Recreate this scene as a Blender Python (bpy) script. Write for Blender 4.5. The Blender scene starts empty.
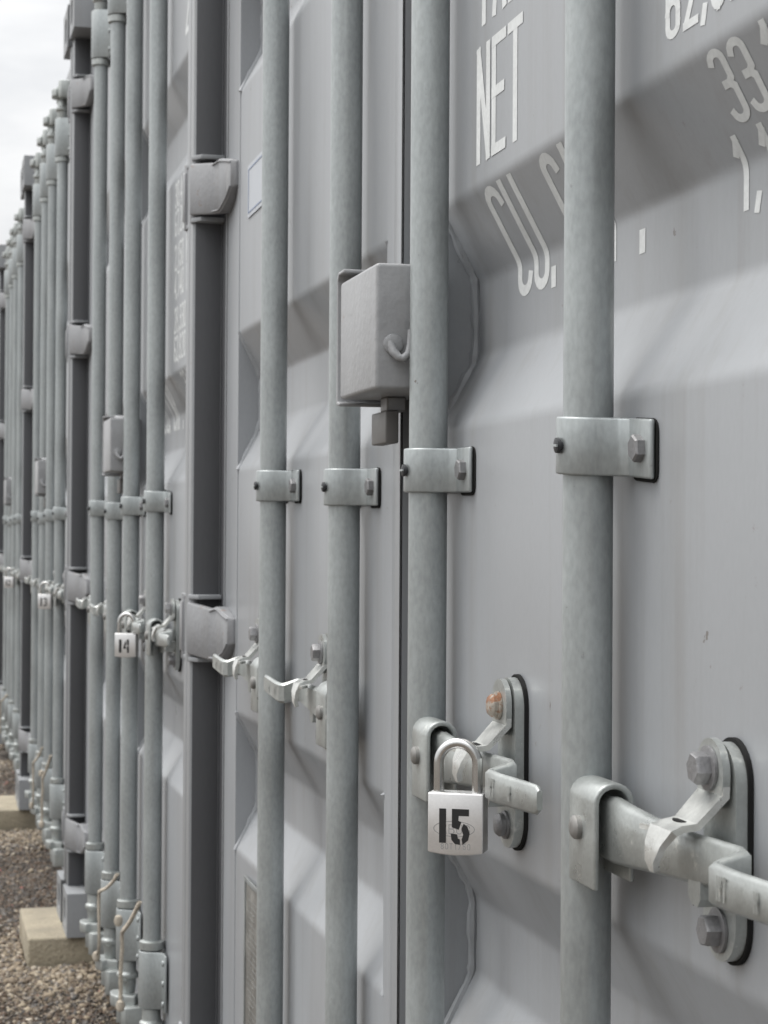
import bpy, math, random
import numpy as np
from math import sin, cos, pi, radians, sqrt, hypot
from mathutils import Matrix, Vector
random.seed(7)
SC = bpy.context.scene
COL = SC.collection

# ------------------------------------------------------------------ camera, sky, sun, exposure
CX, CY, CZ = 3.067, -.4191, 1.0961
YAW, PITCH, ROLL = .2357, .01159, .00613
fw = Vector((-cos(YAW) * cos(PITCH), sin(YAW) * cos(PITCH), sin(PITCH)))
rt = fw.cross(Vector((0, 0, 1))).normalized()
up = rt.cross(fw)
rt, up = rt * cos(ROLL) + up * sin(ROLL), up * cos(ROLL) - rt * sin(ROLL)
cam_d = bpy.data.cameras.new('camera')
cam = bpy.data.objects.new('camera', cam_d)
COL.objects.link(cam)
M = Matrix((rt, up, -fw)).transposed().to_4x4()
M.translation = (CX, CY, CZ)
cam.matrix_world = M
cam_d.sensor_fit = 'VERTICAL'
cam_d.sensor_height = 36
cam_d.lens = 36 * 1953.4 / 1024
cam_d.clip_start = .02
cam_d.clip_end = 3000
cam_d.dof.use_dof = True
cam_d.dof.focus_distance = 1.5
cam_d.dof.aperture_fstop = 25
SC.camera = cam

SUN_EL, SUN_AZ = radians(61), radians(232)      # azimuth measured from +x, counter-clockwise
world = bpy.data.worlds.new('World')
SC.world = world
world.use_nodes = True
wn, wl = world.node_tree.nodes, world.node_tree.links
wn.clear()
out = wn.new('ShaderNodeOutputWorld')
bg = wn.new('ShaderNodeBackground'); bg.inputs['Strength'].default_value = .12
sky = wn.new('ShaderNodeTexSky'); sky.sky_type = 'NISHITA'; sky.sun_disc = False
sky.sun_elevation = SUN_EL
sky.sun_rotation = radians(90) - SUN_AZ
sky.air_density = 1.0; sky.dust_density = 6; sky.ozone_density = 1
tc = wn.new('ShaderNodeTexCoord')
mp = wn.new('ShaderNodeMapping'); mp.inputs['Scale'].default_value = (1, 1, 3.2)
nz = wn.new('ShaderNodeTexNoise'); nz.inputs['Scale'].default_value = 4.5; nz.inputs['Detail'].default_value = 6
nz.inputs['Roughness'].default_value = .55
cr = wn.new('ShaderNodeValToRGB')
cr.color_ramp.elements[0].position = .33; cr.color_ramp.elements[0].color = (6.1, 6.2, 6.35, 1)
cr.color_ramp.elements[1].position = .62; cr.color_ramp.elements[1].color = (8.2, 8.2, 8.15, 1)
sep = wn.new('ShaderNodeSeparateXYZ')
mr = wn.new('ShaderNodeMapRange')
mr.inputs['From Min'].default_value = .26; mr.inputs['From Max'].default_value = .95
mr.inputs['To Min'].default_value = 1.0; mr.inputs['To Max'].default_value = 3.0
mul = wn.new('ShaderNodeVectorMath'); mul.operation = 'SCALE'
mix = wn.new('ShaderNodeMixRGB'); mix.inputs['Fac'].default_value = .9
wl.new(tc.outputs['Generated'], mp.inputs['Vector']); wl.new(mp.outputs['Vector'], nz.inputs['Vector'])
wl.new(nz.outputs['Fac'], cr.inputs['Fac'])
wl.new(tc.outputs['Generated'], sep.inputs['Vector']); wl.new(sep.outputs['Z'], mr.inputs['Value'])
wl.new(cr.outputs['Color'], mul.inputs[0]); dt = wn.new('ShaderNodeVectorMath'); dt.operation = 'DOT_PRODUCT'      # clouds are brighter towards the hidden sun
dt.inputs[1].default_value = (cos(SUN_AZ) * cos(SUN_EL), sin(SUN_AZ) * cos(SUN_EL), sin(SUN_EL))
dm = wn.new('ShaderNodeMapRange'); dm.inputs['From Min'].default_value = -.5; dm.inputs['From Max'].default_value = 1
dm.inputs['To Min'].default_value = .45; dm.inputs['To Max'].default_value = 1.62
wl.new(tc.outputs['Generated'], dt.inputs[0]); wl.new(dt.outputs['Value'], dm.inputs['Value'])
dx = wn.new('ShaderNodeMath'); dx.operation = 'MULTIPLY'
wl.new(mr.outputs['Result'], dx.inputs[0]); wl.new(dm.outputs['Result'], dx.inputs[1])
wl.new(dx.outputs[0], mul.inputs['Scale'])
wl.new(sky.outputs['Color'], mix.inputs['Color1']); wl.new(mul.outputs['Vector'], mix.inputs['Color2'])
wl.new(mix.outputs['Color'], bg.inputs['Color']); wl.new(bg.outputs['Background'], out.inputs['Surface'])

sd = bpy.data.lights.new('sun', 'SUN'); sd.energy = 1.3; sd.angle = radians(16); sd.color = (1, .95, .88)
so = bpy.data.objects.new('sun', sd); COL.objects.link(so)
sv = Vector((cos(SUN_AZ) * cos(SUN_EL), sin(SUN_AZ) * cos(SUN_EL), sin(SUN_EL)))
so.rotation_euler = sv.to_track_quat('Z', 'Y').to_euler()
SC.view_settings.view_transform = 'Standard'
SC.view_settings.look = 'None'
SC.view_settings.exposure = -.03
SC.view_settings.gamma = 1

# ------------------------------------------------------------------ materials
def nmat(name):
    m = bpy.data.materials.new(name); m.use_nodes = True
    n, l = m.node_tree.nodes, m.node_tree.links
    return m, n, l, n['Principled BSDF']

def surf_mat(name, col, rough=.5, metal=0, var=.06, scale=12, stretch=(1, 1, 1), bump=.0, bscale=60, fine=0, fscale=300,
             spots=None, spot_lo=.62, spot_scale=30, rvar=.1, coords='Object', spec=.5, streak=0, chips=None):
    """base colour varied by two noises (broad and fine), optional spots/scuffs of another colour, optional bump"""
    m, n, l, b = nmat(name)
    b.inputs['Metallic'].default_value = metal
    b.inputs['Specular IOR Level'].default_value = spec
    t = n.new('ShaderNodeTexCoord'); mp = n.new('ShaderNodeMapping'); mp.inputs['Scale'].default_value = stretch
    l.new(t.outputs[coords], mp.inputs['Vector'])
    a = n.new('ShaderNodeTexNoise'); a.inputs['Scale'].default_value = scale; a.inputs['Detail'].default_value = 5
    l.new(mp.outputs['Vector'], a.inputs['Vector'])
    mr = n.new('ShaderNodeMapRange'); mr.inputs['From Min'].default_value = .3; mr.inputs['From Max'].default_value = .7
    mr.inputs['To Min'].default_value = 1 - var; mr.inputs['To Max'].default_value = 1 + var
    l.new(a.outputs['Fac'], mr.inputs['Value'])
    f = n.new('ShaderNodeTexNoise'); f.inputs['Scale'].default_value = fscale; f.inputs['Detail'].default_value = 2
    l.new(mp.outputs['Vector'], f.inputs['Vector'])
    mr2 = n.new('ShaderNodeMapRange'); mr2.inputs['From Min'].default_value = .3; mr2.inputs['From Max'].default_value = .7
    mr2.inputs['To Min'].default_value = 1 - fine; mr2.inputs['To Max'].default_value = 1 + fine
    l.new(f.outputs['Fac'], mr2.inputs['Value'])
    mm = n.new('ShaderNodeMath'); mm.operation = 'MULTIPLY'
    l.new(mr.outputs['Result'], mm.inputs[0]); l.new(mr2.outputs['Result'], mm.inputs[1])
    vm = n.new('ShaderNodeVectorMath'); vm.operation = 'SCALE'; vm.inputs[0].default_value = col
    l.new(mm.outputs[0], vm.inputs['Scale'])
    last = vm.outputs['Vector']
    if spots:
        s = n.new('ShaderNodeTexNoise'); s.inputs['Scale'].default_value = spot_scale; s.inputs['Detail'].default_value = 8
        s.inputs['Roughness'].default_value = .7
        l.new(t.outputs[coords], s.inputs['Vector'])
        r = n.new('ShaderNodeMapRange'); r.inputs['From Min'].default_value = spot_lo; r.inputs['From Max'].default_value = spot_lo + .07
        r.inputs['To Max'].default_value = .85
        l.new(s.outputs['Fac'], r.inputs['Value'])
        mx = n.new('ShaderNodeMixRGB'); mx.inputs['Color2'].default_value = (*spots, 1)
        l.new(r.outputs['Result'], mx.inputs['Fac']); l.new(last, mx.inputs['Color1'])
        last = mx.outputs['Color']
    if streak:      # rain-washed dirt runs
        m2 = n.new('ShaderNodeMapping'); m2.inputs['Scale'].default_value = (1, 1, .035)
        l.new(t.outputs[coords], m2.inputs['Vector'])
        sn = n.new('ShaderNodeTexNoise'); sn.inputs['Scale'].default_value = 38; sn.inputs['Detail'].default_value = 7; sn.inputs['Roughness'].default_value = .65
        l.new(m2.outputs['Vector'], sn.inputs['Vector'])
        sr = n.new('ShaderNodeMapRange'); sr.inputs['From Min'].default_value = .5; sr.inputs['From Max'].default_value = .78
        sr.inputs['To Max'].default_value = streak
        l.new(sn.outputs['Fac'], sr.inputs['Value'])
        sx = n.new('ShaderNodeMixRGB'); sx.inputs['Color2'].default_value = (.17, .155, .135, 1)
        l.new(sr.outputs['Result'], sx.inputs['Fac']); l.new(last, sx.inputs['Color1']); last = sx.outputs['Color']
    if chips:       # small knocks down to the primer
        cn = n.new('ShaderNodeTexVoronoi'); cn.inputs['Scale'].default_value = 9; cn.inputs['Randomness'].default_value = 1
        dn = n.new('ShaderNodeTexNoise'); dn.inputs['Scale'].default_value = 160
        vv = n.new('ShaderNodeVectorMath'); vv.operation = 'SCALE'; vv.inputs['Scale'].default_value = .016
        va = n.new('ShaderNodeVectorMath'); l.new(t.outputs[coords], dn.inputs['Vector']); l.new(dn.outputs['Color'], vv.inputs[0])
        l.new(t.outputs[coords], va.inputs[0]); l.new(vv.outputs['Vector'], va.inputs[1]); l.new(va.outputs['Vector'], cn.inputs['Vector'])
        c2 = n.new('ShaderNodeMapRange'); c2.inputs['From Min'].default_value = .030; c2.inputs['From Max'].default_value = .022
        c2.inputs['To Max'].default_value = .8
        l.new(cn.outputs['Distance'], c2.inputs['Value'])
        cx_ = n.new('ShaderNodeMixRGB'); cx_.inputs['Color2'].default_value = (*chips, 1)
        l.new(c2.outputs['Result'], cx_.inputs['Fac']); l.new(last, cx_.inputs['Color1']); last = cx_.outputs['Color']
    l.new(last, b.inputs['Base Color'])
    rr = n.new('ShaderNodeMapRange'); rr.inputs['From Min'].default_value = .3; rr.inputs['From Max'].default_value = .7
    rr.inputs['To Min'].default_value = rough - rvar; rr.inputs['To Max'].default_value = rough + rvar
    l.new(a.outputs['Fac'], rr.inputs['Value']); l.new(rr.outputs['Result'], b.inputs['Roughness'])
    if bump:
        bn = n.new('ShaderNodeTexNoise'); bn.inputs['Scale'].default_value = bscale; bn.inputs['Detail'].default_value = 3
        l.new(mp.outputs['Vector'], bn.inputs['Vector'])
        bp = n.new('ShaderNodeBump'); bp.inputs['Strength'].default_value = 1; bp.inputs['Distance'].default_value = bump
        l.new(bn.outputs['Fac'], bp.inputs['Height']); l.new(bp.outputs['Normal'], b.inputs['Normal'])
    return m

PAINT = surf_mat('grey_container_paint', (.298, .311, .326), .36, 0, .08, 3.5, (1, 1, .45), .0014, 4, .02, 260, spots=(.17, .15, .13), spot_lo=.665, spot_scale=70, streak=.30, chips=(.13, .115, .10))
POSTP = surf_mat('post_paint', (.265, .275, .286), .5, 0, .05, 9, (1, 1, .3), .0003, 200, .03, 200, streak=.3, chips=(.16, .10, .07))
CHANM = surf_mat('channel_dark_grey', (.078, .08, .086), .6, 0, .08, 8, (1, 1, .3), .0003, 200, .03, 200)  # channel faces, a much darker grey than the rest of the post
HINGEP = surf_mat('hinge_paint', (.285, .29, .298), .42, 0, .08, 20, (1, 1, 1), .0006, 120, .03, 300, spots=(.20, .11, .06), spot_lo=.66, spot_scale=45, streak=.2)
HINGEM = surf_mat('hinge_casting_paint', (.225, .23, .24), .45, 0, .10, 20, (1, 1, 1), .0006, 120, .05, 300, spots=(.17, .10, .06), spot_lo=.62, spot_scale=40, streak=.25)
TABM = surf_mat('dull_brown_steel', (.16, .155, .15), .5, .2, .1, 40)
GALV = surf_mat('galvanised_steel', (.350, .376, .378), .39, .45, .11, 16, (1, 1, .5), .00015, 380, .085, 260, spots=(.22, .225, .22), spot_lo=.66, spot_scale=80, streak=.22, chips=(.16, .14, .12))
GALVP = surf_mat('forged_galvanised', (.37, .39, .38), .36, .5, .14, 30, (1, 1, 1), .0003, 200, .06, 320, spots=(.60, .61, .58), spot_lo=.62, spot_scale=38)
BOLT = surf_mat('bolt_steel', (.22, .22, .225), .5, .5, .12, 60, (1, 1, 1), .0004, 400, .08, 300)
ZINC = surf_mat('bright_zinc', (.60, .61, .59), .33, .6, .12, 40, (1, 1, 1), .0003, 200, .06, 300, spots=(.36, .37, .36), spot_lo=.64, spot_scale=60)
RUSTB = surf_mat('rusty_bolt', (.33, .30, .26), .6, .3, .2, 60, (1, 1, 1), .0008, 300, .1, 300, spots=(.22, .085, .03), spot_lo=.5, spot_scale=110)
RUBBER = surf_mat('black_rubber', (.018, .018, .018), .85, 0, .2, 30, spec=.12)
DARKS = surf_mat('black_screw', (.035, .037, .04), .45, .3, .1, 60)
WHITE = surf_mat('white_marking', (.60, .62, .62), .5, 0, .07, 30, fine=.06, fscale=250, spots=(.42, .43, .44), spot_lo=.66, spot_scale=120)
LOCKM = surf_mat('satin_lock_body', (.74, .735, .73), .36, .75, .03, 60, fine=.03, fscale=500, rvar=.03)
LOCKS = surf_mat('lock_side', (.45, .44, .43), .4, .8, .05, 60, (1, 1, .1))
CHROME = surf_mat('polished_shackle', (.58, .58, .57), .2, 1, .02, 60, rvar=.03)
INK = surf_mat('black_stencil_ink', (.012, .012, .012), .6, 0, .2, 100)
ENGR = surf_mat('engraving', (.40, .40, .40), .5, .5, .1, 100)
ROPE = surf_mat('sisal_rope', (.44, .39, .32), .9, 0, .15, 60, fine=.2, fscale=500, bump=.001, bscale=500)
BLOCKM = surf_mat('stone_block', (.29, .255, .19), .9, 0, .22, 9, (1, 1, 1), .004, 90, .16, 180, spots=(.19, .15, .09), spot_lo=.60, spot_scale=11)
STICK = surf_mat('sticker_film', (.42, .445, .48), .4, 0, .05, 30)
BLUEP = surf_mat('blue_print', (.20, .25, .36), .5, 0, .1, 50)
PLATEM = surf_mat('data_plate_metal', (.22, .215, .20), .45, .5, .2, 40, fine=.1)
BRASS = surf_mat('rivet', (.25, .245, .235), .5, .6, .15, 100)
CONC = surf_mat('roof_paint', (.25, .255, .26), .6, 0, .1, 6)

# ------------------------------------------------------------------ mesh builder
class MB:
    def __init__(s): s.v, s.f, s.m, s.sm, s.mats = [], [], [], [], []
    def mi(s, mat):
        if mat not in s.mats: s.mats.append(mat)
        return s.mats.index(mat)
    def add(s, vs, fs, mat, smooth=False):
        o = len(s.v); s.v += [tuple(p) for p in vs]; k = s.mi(mat)
        for f in fs: s.f.append([i + o for i in f]); s.m.append(k); s.sm.append(smooth)
    def box(s, x0, x1, y0, y1, z0, z1, mat):
        s.add([(x, y, z) for x in (x0, x1) for y in (y0, y1) for z in (z0, z1)],
              [(0, 1, 3, 2), (4, 6, 7, 5), (0, 4, 5, 1), (2, 3, 7, 6), (0, 2, 6, 4), (1, 5, 7, 3)], mat)
    def sweep(s, secs, mat, smooth=False, caps=True):
        """secs: list of equal-length closed loops of points"""
        n = len(secs[0]); vs = [p for q in secs for p in q]; fs = []
        for i in range(len(secs) - 1):
            for j in range(n):
                k = (j + 1) % n
                fs.append((i * n + j, i * n + k, (i + 1) * n + k, (i + 1) * n + j))
        if caps: fs += [tuple(range(n))[::-1], tuple((len(secs) - 1) * n + j for j in range(n))]
        s.add(vs, fs, mat, smooth)
        if smooth and caps:
            s.sm[-1] = s.sm[-2] = False
    def prism(s, poly, axis, a, b, mat):
        """poly in the other two axes (in x,y,z order), extruded along axis from a to b"""
        def P(p, t):
            return {'x': (t, p[0], p[1]), 'y': (p[0], t, p[1]), 'z': (p[0], p[1], t)}[axis]
        s.sweep([[P(p, a) for p in poly], [P(p, b) for p in poly]], mat)
    def lathe(s, prof, c, axis, mat, n=28, smooth=True):
        """prof: (radius, height) pairs; c: base point; axis x,y,z (or -y)"""
        secs = []
        for r, h in prof:
            q = []
            for i in range(n):
                a = 2 * pi * i / n
                e = (cos(a) * r, sin(a) * r)
                if axis == 'z': q.append((c[0] + e[0], c[1] + e[1], c[2] + h))
                elif axis == '-y': q.append((c[0] + e[0], c[1] - h, c[2] + e[1]))
                elif axis == 'x': q.append((c[0] + h, c[1] + e[0], c[2] + e[1]))
                else: q.append((c[0] + e[0], c[1] + h, c[2] + e[1]))
            secs.append(q)
        s.sweep(secs, mat, smooth)
    def tube(s, pts, r, mat, n=10, caps=True):
        pts = [Vector(p) for p in pts]; secs = []
        nrm = None
        rr = r if isinstance(r, (list, tuple)) else [r] * len(pts)
        for i, p in enumerate(pts):
            t = (pts[min(i + 1, len(pts) - 1)] - pts[max(i - 1, 0)]).normalized()
            if nrm is None:
                nrm = t.orthogonal().normalized()
            nrm = (nrm - t * nrm.dot(t)).normalized(); b = t.cross(nrm)
            secs.append([tuple(p + (nrm * cos(2 * pi * k / n) + b * sin(2 * pi * k / n)) * rr[i]) for k in range(n)])
        s.sweep(secs, mat, True, caps)
    def hexbolt(s, x, y, z, mat, r=.0095, h=.007, rot=.3, washer=True):
        """head standing out of the door towards -y"""
        if washer: s.lathe([(r * 1.35, 0), (r * 1.35, .0018), (r * 1.2, .0022)], (x, y, z), '-y', mat, 20)
        y2 = y - .0022 if washer else y
        poly = [(x + cos(rot + k * pi / 3) * r, z + sin(rot + k * pi / 3) * r) for k in range(6)]
        p2 = [(x + cos(rot + k * pi / 3) * r * .86, z + sin(rot + k * pi / 3) * r * .86) for k in range(6)]
        s.sweep([[(a, y2, b) for a, b in poly], [(a, y2 - h * .8, b) for a, b in poly], [(a, y2 - h, b) for a, b in p2]], mat)
    def build(s, name, bevel=0, seg=2, parent=None, auto=None):
        me = bpy.data.meshes.new(name)
        me.from_pydata(s.v, [], s.f)
        for m in s.mats: me.materials.append(m)
        me.polygons.foreach_set('material_index', s.m)
        me.polygons.foreach_set('use_smooth', s.sm)
        import bmesh
        bm = bmesh.new(); bm.from_mesh(me)
        bmesh.ops.recalc_face_normals(bm, faces=bm.faces)
        if bevel:
            ed = [e for e in bm.edges if len(e.link_faces) == 2 and e.calc_face_angle(0) > radians(35)
                  and min(e.calc_length(), 1) > bevel * .6]
            for f in bm.faces: f.smooth = True
            bmesh.ops.bevel(bm, geom=ed, offset=bevel, segments=seg, profile=.5, affect='EDGES', clamp_overlap=True)
            bm.to_mesh(me)
            me.set_sharp_from_angle(angle=radians(50))
        else:
            bm.to_mesh(me)
            if any(s.sm): me.set_sharp_from_angle(angle=radians(auto or 40))
        bm.free()
        o = bpy.data.objects.new(name, me); COL.objects.link(o)
        if parent: o.parent = parent
        return o

def stadium(cx, cz, w, z0, z1, n=8, r=None):
    r = r or w / 2; p = []
    for (x, z, a0) in ((cx + w / 2 - r, z1 - r, 0), (cx - w / 2 + r, z1 - r, pi / 2), (cx - w / 2 + r, z0 + r, pi), (cx + w / 2 - r, z0 + r, 1.5 * pi)):
        for k in range(n + 1):
            a = a0 + pi / 2 * k / n; p.append((x + r * cos(a), z + r * sin(a)))
    return p

def fillet(pts, r, n=4):
    """2-D open polyline with rounded corners"""
    o = [pts[0]]
    for i in range(1, len(pts) - 1):
        a, b, c = Vector(pts[i - 1]), Vector(pts[i]), Vector(pts[i + 1])
        d1, d2 = (a - b).normalized(), (c - b).normalized()
        t = min(r, (a - b).length * .45, (c - b).length * .45)
        p, q = b + d1 * t, b + d2 * t
        for k in range(n + 1):
            u = k / n
            o.append(tuple((1 - u) ** 2 * p + 2 * u * (1 - u) * b + u * u * q))
    o.append(pts[-1])
    return o

def ribbon(pts, th):
    """closed outline of a 2-D path thickened by th (number or per point list)"""
    L, R = [], []
    t = th if isinstance(th, (list, tuple)) else [th] * len(pts)
    for i, p in enumerate(pts):
        p = Vector(p)
        d1 = (p - Vector(pts[i - 1])).normalized() if i else None
        d2 = (Vector(pts[i + 1]) - p).normalized() if i < len(pts) - 1 else None
        d1 = d1 or d2; d2 = d2 or d1
        n1, n2 = Vector((-d1.y, d1.x)), Vector((-d2.y, d2.x))
        n = (n1 + n2).normalized(); k = t[i] / 2 / max(.4, n.dot(n1))
        L.append(tuple(p + n * k)); R.append(tuple(p - n * k))
    return L, R

def empty(name, loc=(0, 0, 0), parent=None):
    o = bpy.data.objects.new(name, None); COL.objects.link(o); o.location = loc
    o.empty_display_size = .1
    if parent: o.parent = parent
    return o

def tag(o, label=None, cat=None, group=None, kind=None):
    for k, v in (('label', label), ('category', cat), ('group', group), ('kind', kind)):
        if v: o[k] = v
    return o

# ------------------------------------------------------------------ door profile
W, H = 2.438, 2.591
YD, YR = .047, .083                # outer face of the doors and floor of the pressed recesses
ZC = [.732, 1.294, 1.856]
def prof_pts():
    p = [(YD, .347)]
    for c in ZC: p += [(YD, c - .102), (YR, c - .034), (YR, c + .034), (YD, c + .100)]
    p.append((YD, 2.241))
    return p
PR = fillet(prof_pts(), .006, 4)
_pz = [p[1] for p in PR]; _py = [p[0] for p in PR]
def sheet(s):
    """point of the door sheet at running length s, measured down along the sheet from the flat band above the middle recess"""
    if s > 1.396: return door_y(s), s
    d = 1.396 - s; y0, z0 = YD, 1.396
    q = [(YD, 1.396)] + [p for p in PR[::-1] if p[1] < 1.396 and p[1] > 1.1]
    for a, b in zip(q, q[1:]):
        L = hypot(a[0] - b[0], a[1] - b[1])
        if d <= L: return a[0] + (b[0] - a[0]) * d / L, a[1] + (b[1] - a[1]) * d / L
        d -= L
    return q[-1]
def door_y(z):
    return YD if z < _pz[0] or z > _pz[-1] else float(np.interp(z, _pz, _py))

# ------------------------------------------------------------------ stroke lettering
def arc(cx, cy, rx, ry, a0, a1, n=8):
    return [(cx + rx * cos(radians(a0 + (a1 - a0) * k / n)), cy + ry * sin(radians(a0 + (a1 - a0) * k / n))) for k in range(n + 1)]
def GL(ch, a=.5, b=1.0):
    """strokes of a condensed letter in a box a wide, b high (stroke centres)"""
    r = a / 2; q = r * .95
    g = {
        'N': [[(0, 0), (0, b)], [(0, b), (a, 0)], [(a, 0), (a, b)]],
        'E': [[(0, 0), (0, b)], [(0, b), (a, b)], [(0, b * .53), (a * .85, b * .53)], [(0, 0), (a, 0)]],
        'T': [[(r, 0), (r, b)], [(0, b), (a, b)]],
        'A': [[(0, 0), (r, b)], [(a, 0), (r, b)], [(a * .2, b * .3), (a * .8, b * .3)]],
        'R': [[(0, 0), (0, b)], [(0, b), (r, b)] + arc(r, b - b * .24, r, b * .24, 90, -90)[1:] + [(0, b * .52)], [(r, b * .52), (a, 0)]],
        'P': [[(0, 0), (0, b)], [(0, b), (r, b)] + arc(r, b - b * .24, r, b * .24, 90, -90)[1:] + [(0, b * .52)]],
        'B': [[(0, 0), (0, b)], [(0, b), (r, b)] + arc(r, b - b * .24, r, b * .24, 90, -90)[1:], arc(r, b * .26, r, b * .26, 90, -90) + [(0, 0)], [(0, b * .52), (r, b * .52)]],
        'C': [arc(r, b - q, r, q, 0, 180) + arc(r, q, r, q, 180, 360)],
        'G': [arc(r, b - q, r, q, 0, 180) + arc(r, q, r, q, 180, 360) + [(a, b * .45), (r, b * .45)]],
        'U': [[(0, b)] + arc(r, q, r, q, 180, 360) + [(a, b)]],
        'M': [[(0, 0), (0, b)], [(0, b * .97), (r, b * .35)], [(r, b * .35), (a, b * .97)], [(a, 0), (a, b)]],
        'X': [[(0, 0), (a, b)], [(0, b), (a, 0)]],
        'K': [[(0, 0), (0, b)], [(a, b), (0, b * .45)], [(a * .3, b * .6), (a, 0)]],
        'L': [[(0, b), (0, 0), (a, 0)]],
        'F': [[(0, 0), (0, b), (a, b)], [(0, b * .53), (a * .85, b * .53)]],
        'H': [[(0, 0), (0, b)], [(a, 0), (a, b)], [(0, b / 2), (a, b / 2)]],
        'S': [arc(r, b - q, r, q, 0, 180) + [(0, b * .65), (a, b * .4)] + arc(r, q, r, q, 0, -180)],
        'I': [[(r, 0), (r, b)]],
        '0': [arc(r, b - q, r, q, 0, 180) + arc(r, q, r, q, 180, 360), [(a, q), (a, b - q)]],
        '1': [[(r, 0), (r, b)], [(r * .1, b * .80), (r * .95, b * .95)]],
        '2': [arc(r, b - q, r, q, 180, 0) + [(a, b * .62), (a * .06, b * .03)], [(0, 0), (a, 0)]],
        '3': [arc(r, b - q, r, q, 170, 0) + [(a, b * .60), (a * .72, b * .53), (r * .8, b * .53)], [(r * .8, b * .525), (a * .72, b * .525), (a, b * .455)] + arc(r, q, r, q, 0, -170)],
        '5': [[(a, b), (0, b), (0, b * .55), (r, b * .6)] + arc(r, b * .3, r, b * .3, 90, -160)],
        '6': [arc(r, b - q, r, q, 20, 180) + arc(r, q, r, q, 180, 360), [(a, q), (a, b * .36)], arc(r, b * .36, r, q, 0, 180)],
        '7': [[(0, b), (a, b)], [(a, b * .97), (r, 0)]],
        '8': [arc(r, b - b * .24, r * .92, b * .24, -90, 90), arc(r, b - b * .24, r * .92, b * .24, 90, 270), arc(r, b * .26, r, b * .26, -90, 90), arc(r, b * .26, r, b * .26, 90, 270)],
        '4': [[(a * .75, 0), (a * .75, b)], [(a * .70, b * .97), (0, b * .3)], [(0, b * .3), (a, b * .3)]],
        '9': [arc(r, q, r, q, 200, 360) + arc(r, b - q, r, q, 0, 180) + arc(r, b * .64, r, q, 180, 360)],
        '.': [[(0, -.02), (0, .07)]], ',': [[(.02, .09), (-.02, -.09)]], '/': [[(0, 0), (a, b)]], ' ': [],
    }
    return g[ch]
def densify(p, d):
    o = [p[0]]
    for a, b in zip(p, p[1:]):
        n = max(1, int(hypot(a[0] - b[0], a[1] - b[1]) / d))
        o += [(a[0] + (b[0] - a[0]) * k / n, a[1] + (b[1] - a[1]) * k / n) for k in range(1, n + 1)]
    return o
def lettering(mb, text, x, z, h, wid, gap, sw, sh, place, mat, step=.04):
    """wid: letter width, sw/sh: stem and bar thickness (x and z); place(x, z) -> 3-D point"""
    a = (wid - sw) / (h - sh) ; kx = sw / sh
    for ch in text:
        w_ = wid
        if ch in '.,': w_ = sw * 1.2
        if ch == '1': w_ = wid * .8
        for ns, st in enumerate(GL(ch, (wid - sw) / kx / (h - sh) * (w_ / wid if ch == '1' else 1))):
            st = densify(st, step)
            L, R = ribbon(st, sh / (h - sh))
            if len(st) > 1:     # square ends
                for E_, i, j in ((L, 0, 1), (R, 0, 1), (L, -1, -2), (R, -1, -2)):
                    d = Vector(st[i]) - Vector(st[j]); d = d.normalized() * sh / (h - sh) / 2 if d.length else d
                    E_[i] = (E_[i][0] + d.x, E_[i][1] + d.y)
            vs, fs = [], []
            for l_, r_ in zip(L, R):
                for q in (l_, r_): vs.append(place(x + sw / 2 + q[0] * (h - sh) * kx, z + sh / 2 + q[1] * (h - sh), ns))
            for i in range(len(L) - 1): fs.append((2 * i, 2 * i + 1, 2 * i + 3, 2 * i + 2))
            mb.add(vs, fs, mat)
        x += w_ + gap
    return x

# ------------------------------------------------------------------ container parts
RX = [.622, 1.045, 1.393, 1.816]          # locking rods
YROD, RR = .023, .017

def make_leaf(x0, x1, fl, fr, right, parent):
    mb = MB()
    a, b = x0 + fl, x1 - fr
    zt, zb = 2.45, .125
    # edge tubes (with their side faces towards the recesses) and rails
    mb.box(x0, a, YD - .001, .095, zb, zt, PAINT); mb.box(b, x1, YD - .001, .095, zb, zt, PAINT)
    # sheet
    N = 14
    xs = [a + (b - a) * k / N for k in range(N + 1)]
    pts = [(YD, zb)] + PR + [(YD, zt)]
    vs = [(x, y, z) for x in xs for y, z in pts]; n = len(pts)
    fs = [(i * n + j, (i + 1) * n + j, (i + 1) * n + j + 1, i * n + j + 1) for i in range(N) for j in range(n - 1)]
    mb.add(vs, fs, PAINT, True)
    mb.box(a, b, .09, .095, zb, zt, PAINT)
    o = mb.build('door', 0, parent=parent)
    # weld beads round the recess ends
    for c in ZC:
        for xx, s in ((a, 1), (b, -1)):
            wb = MB()
            pl = [(YD + .002, c - .104), (YR - .001, c - .037), (YR - .001, c + .037), (YD + .002, c + .102)]
            pl = densify(fillet(pl, .01), .008)
            wb.tube([(xx + s * .0015, y - .0012 + random.uniform(-.0006, .0006), z) for y, z in pl],
                    [.0048 + random.uniform(-.0011, .0012) for _ in pl], PAINT, 8)
            wb.build('weld_seam', parent=o)
    return o

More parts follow.
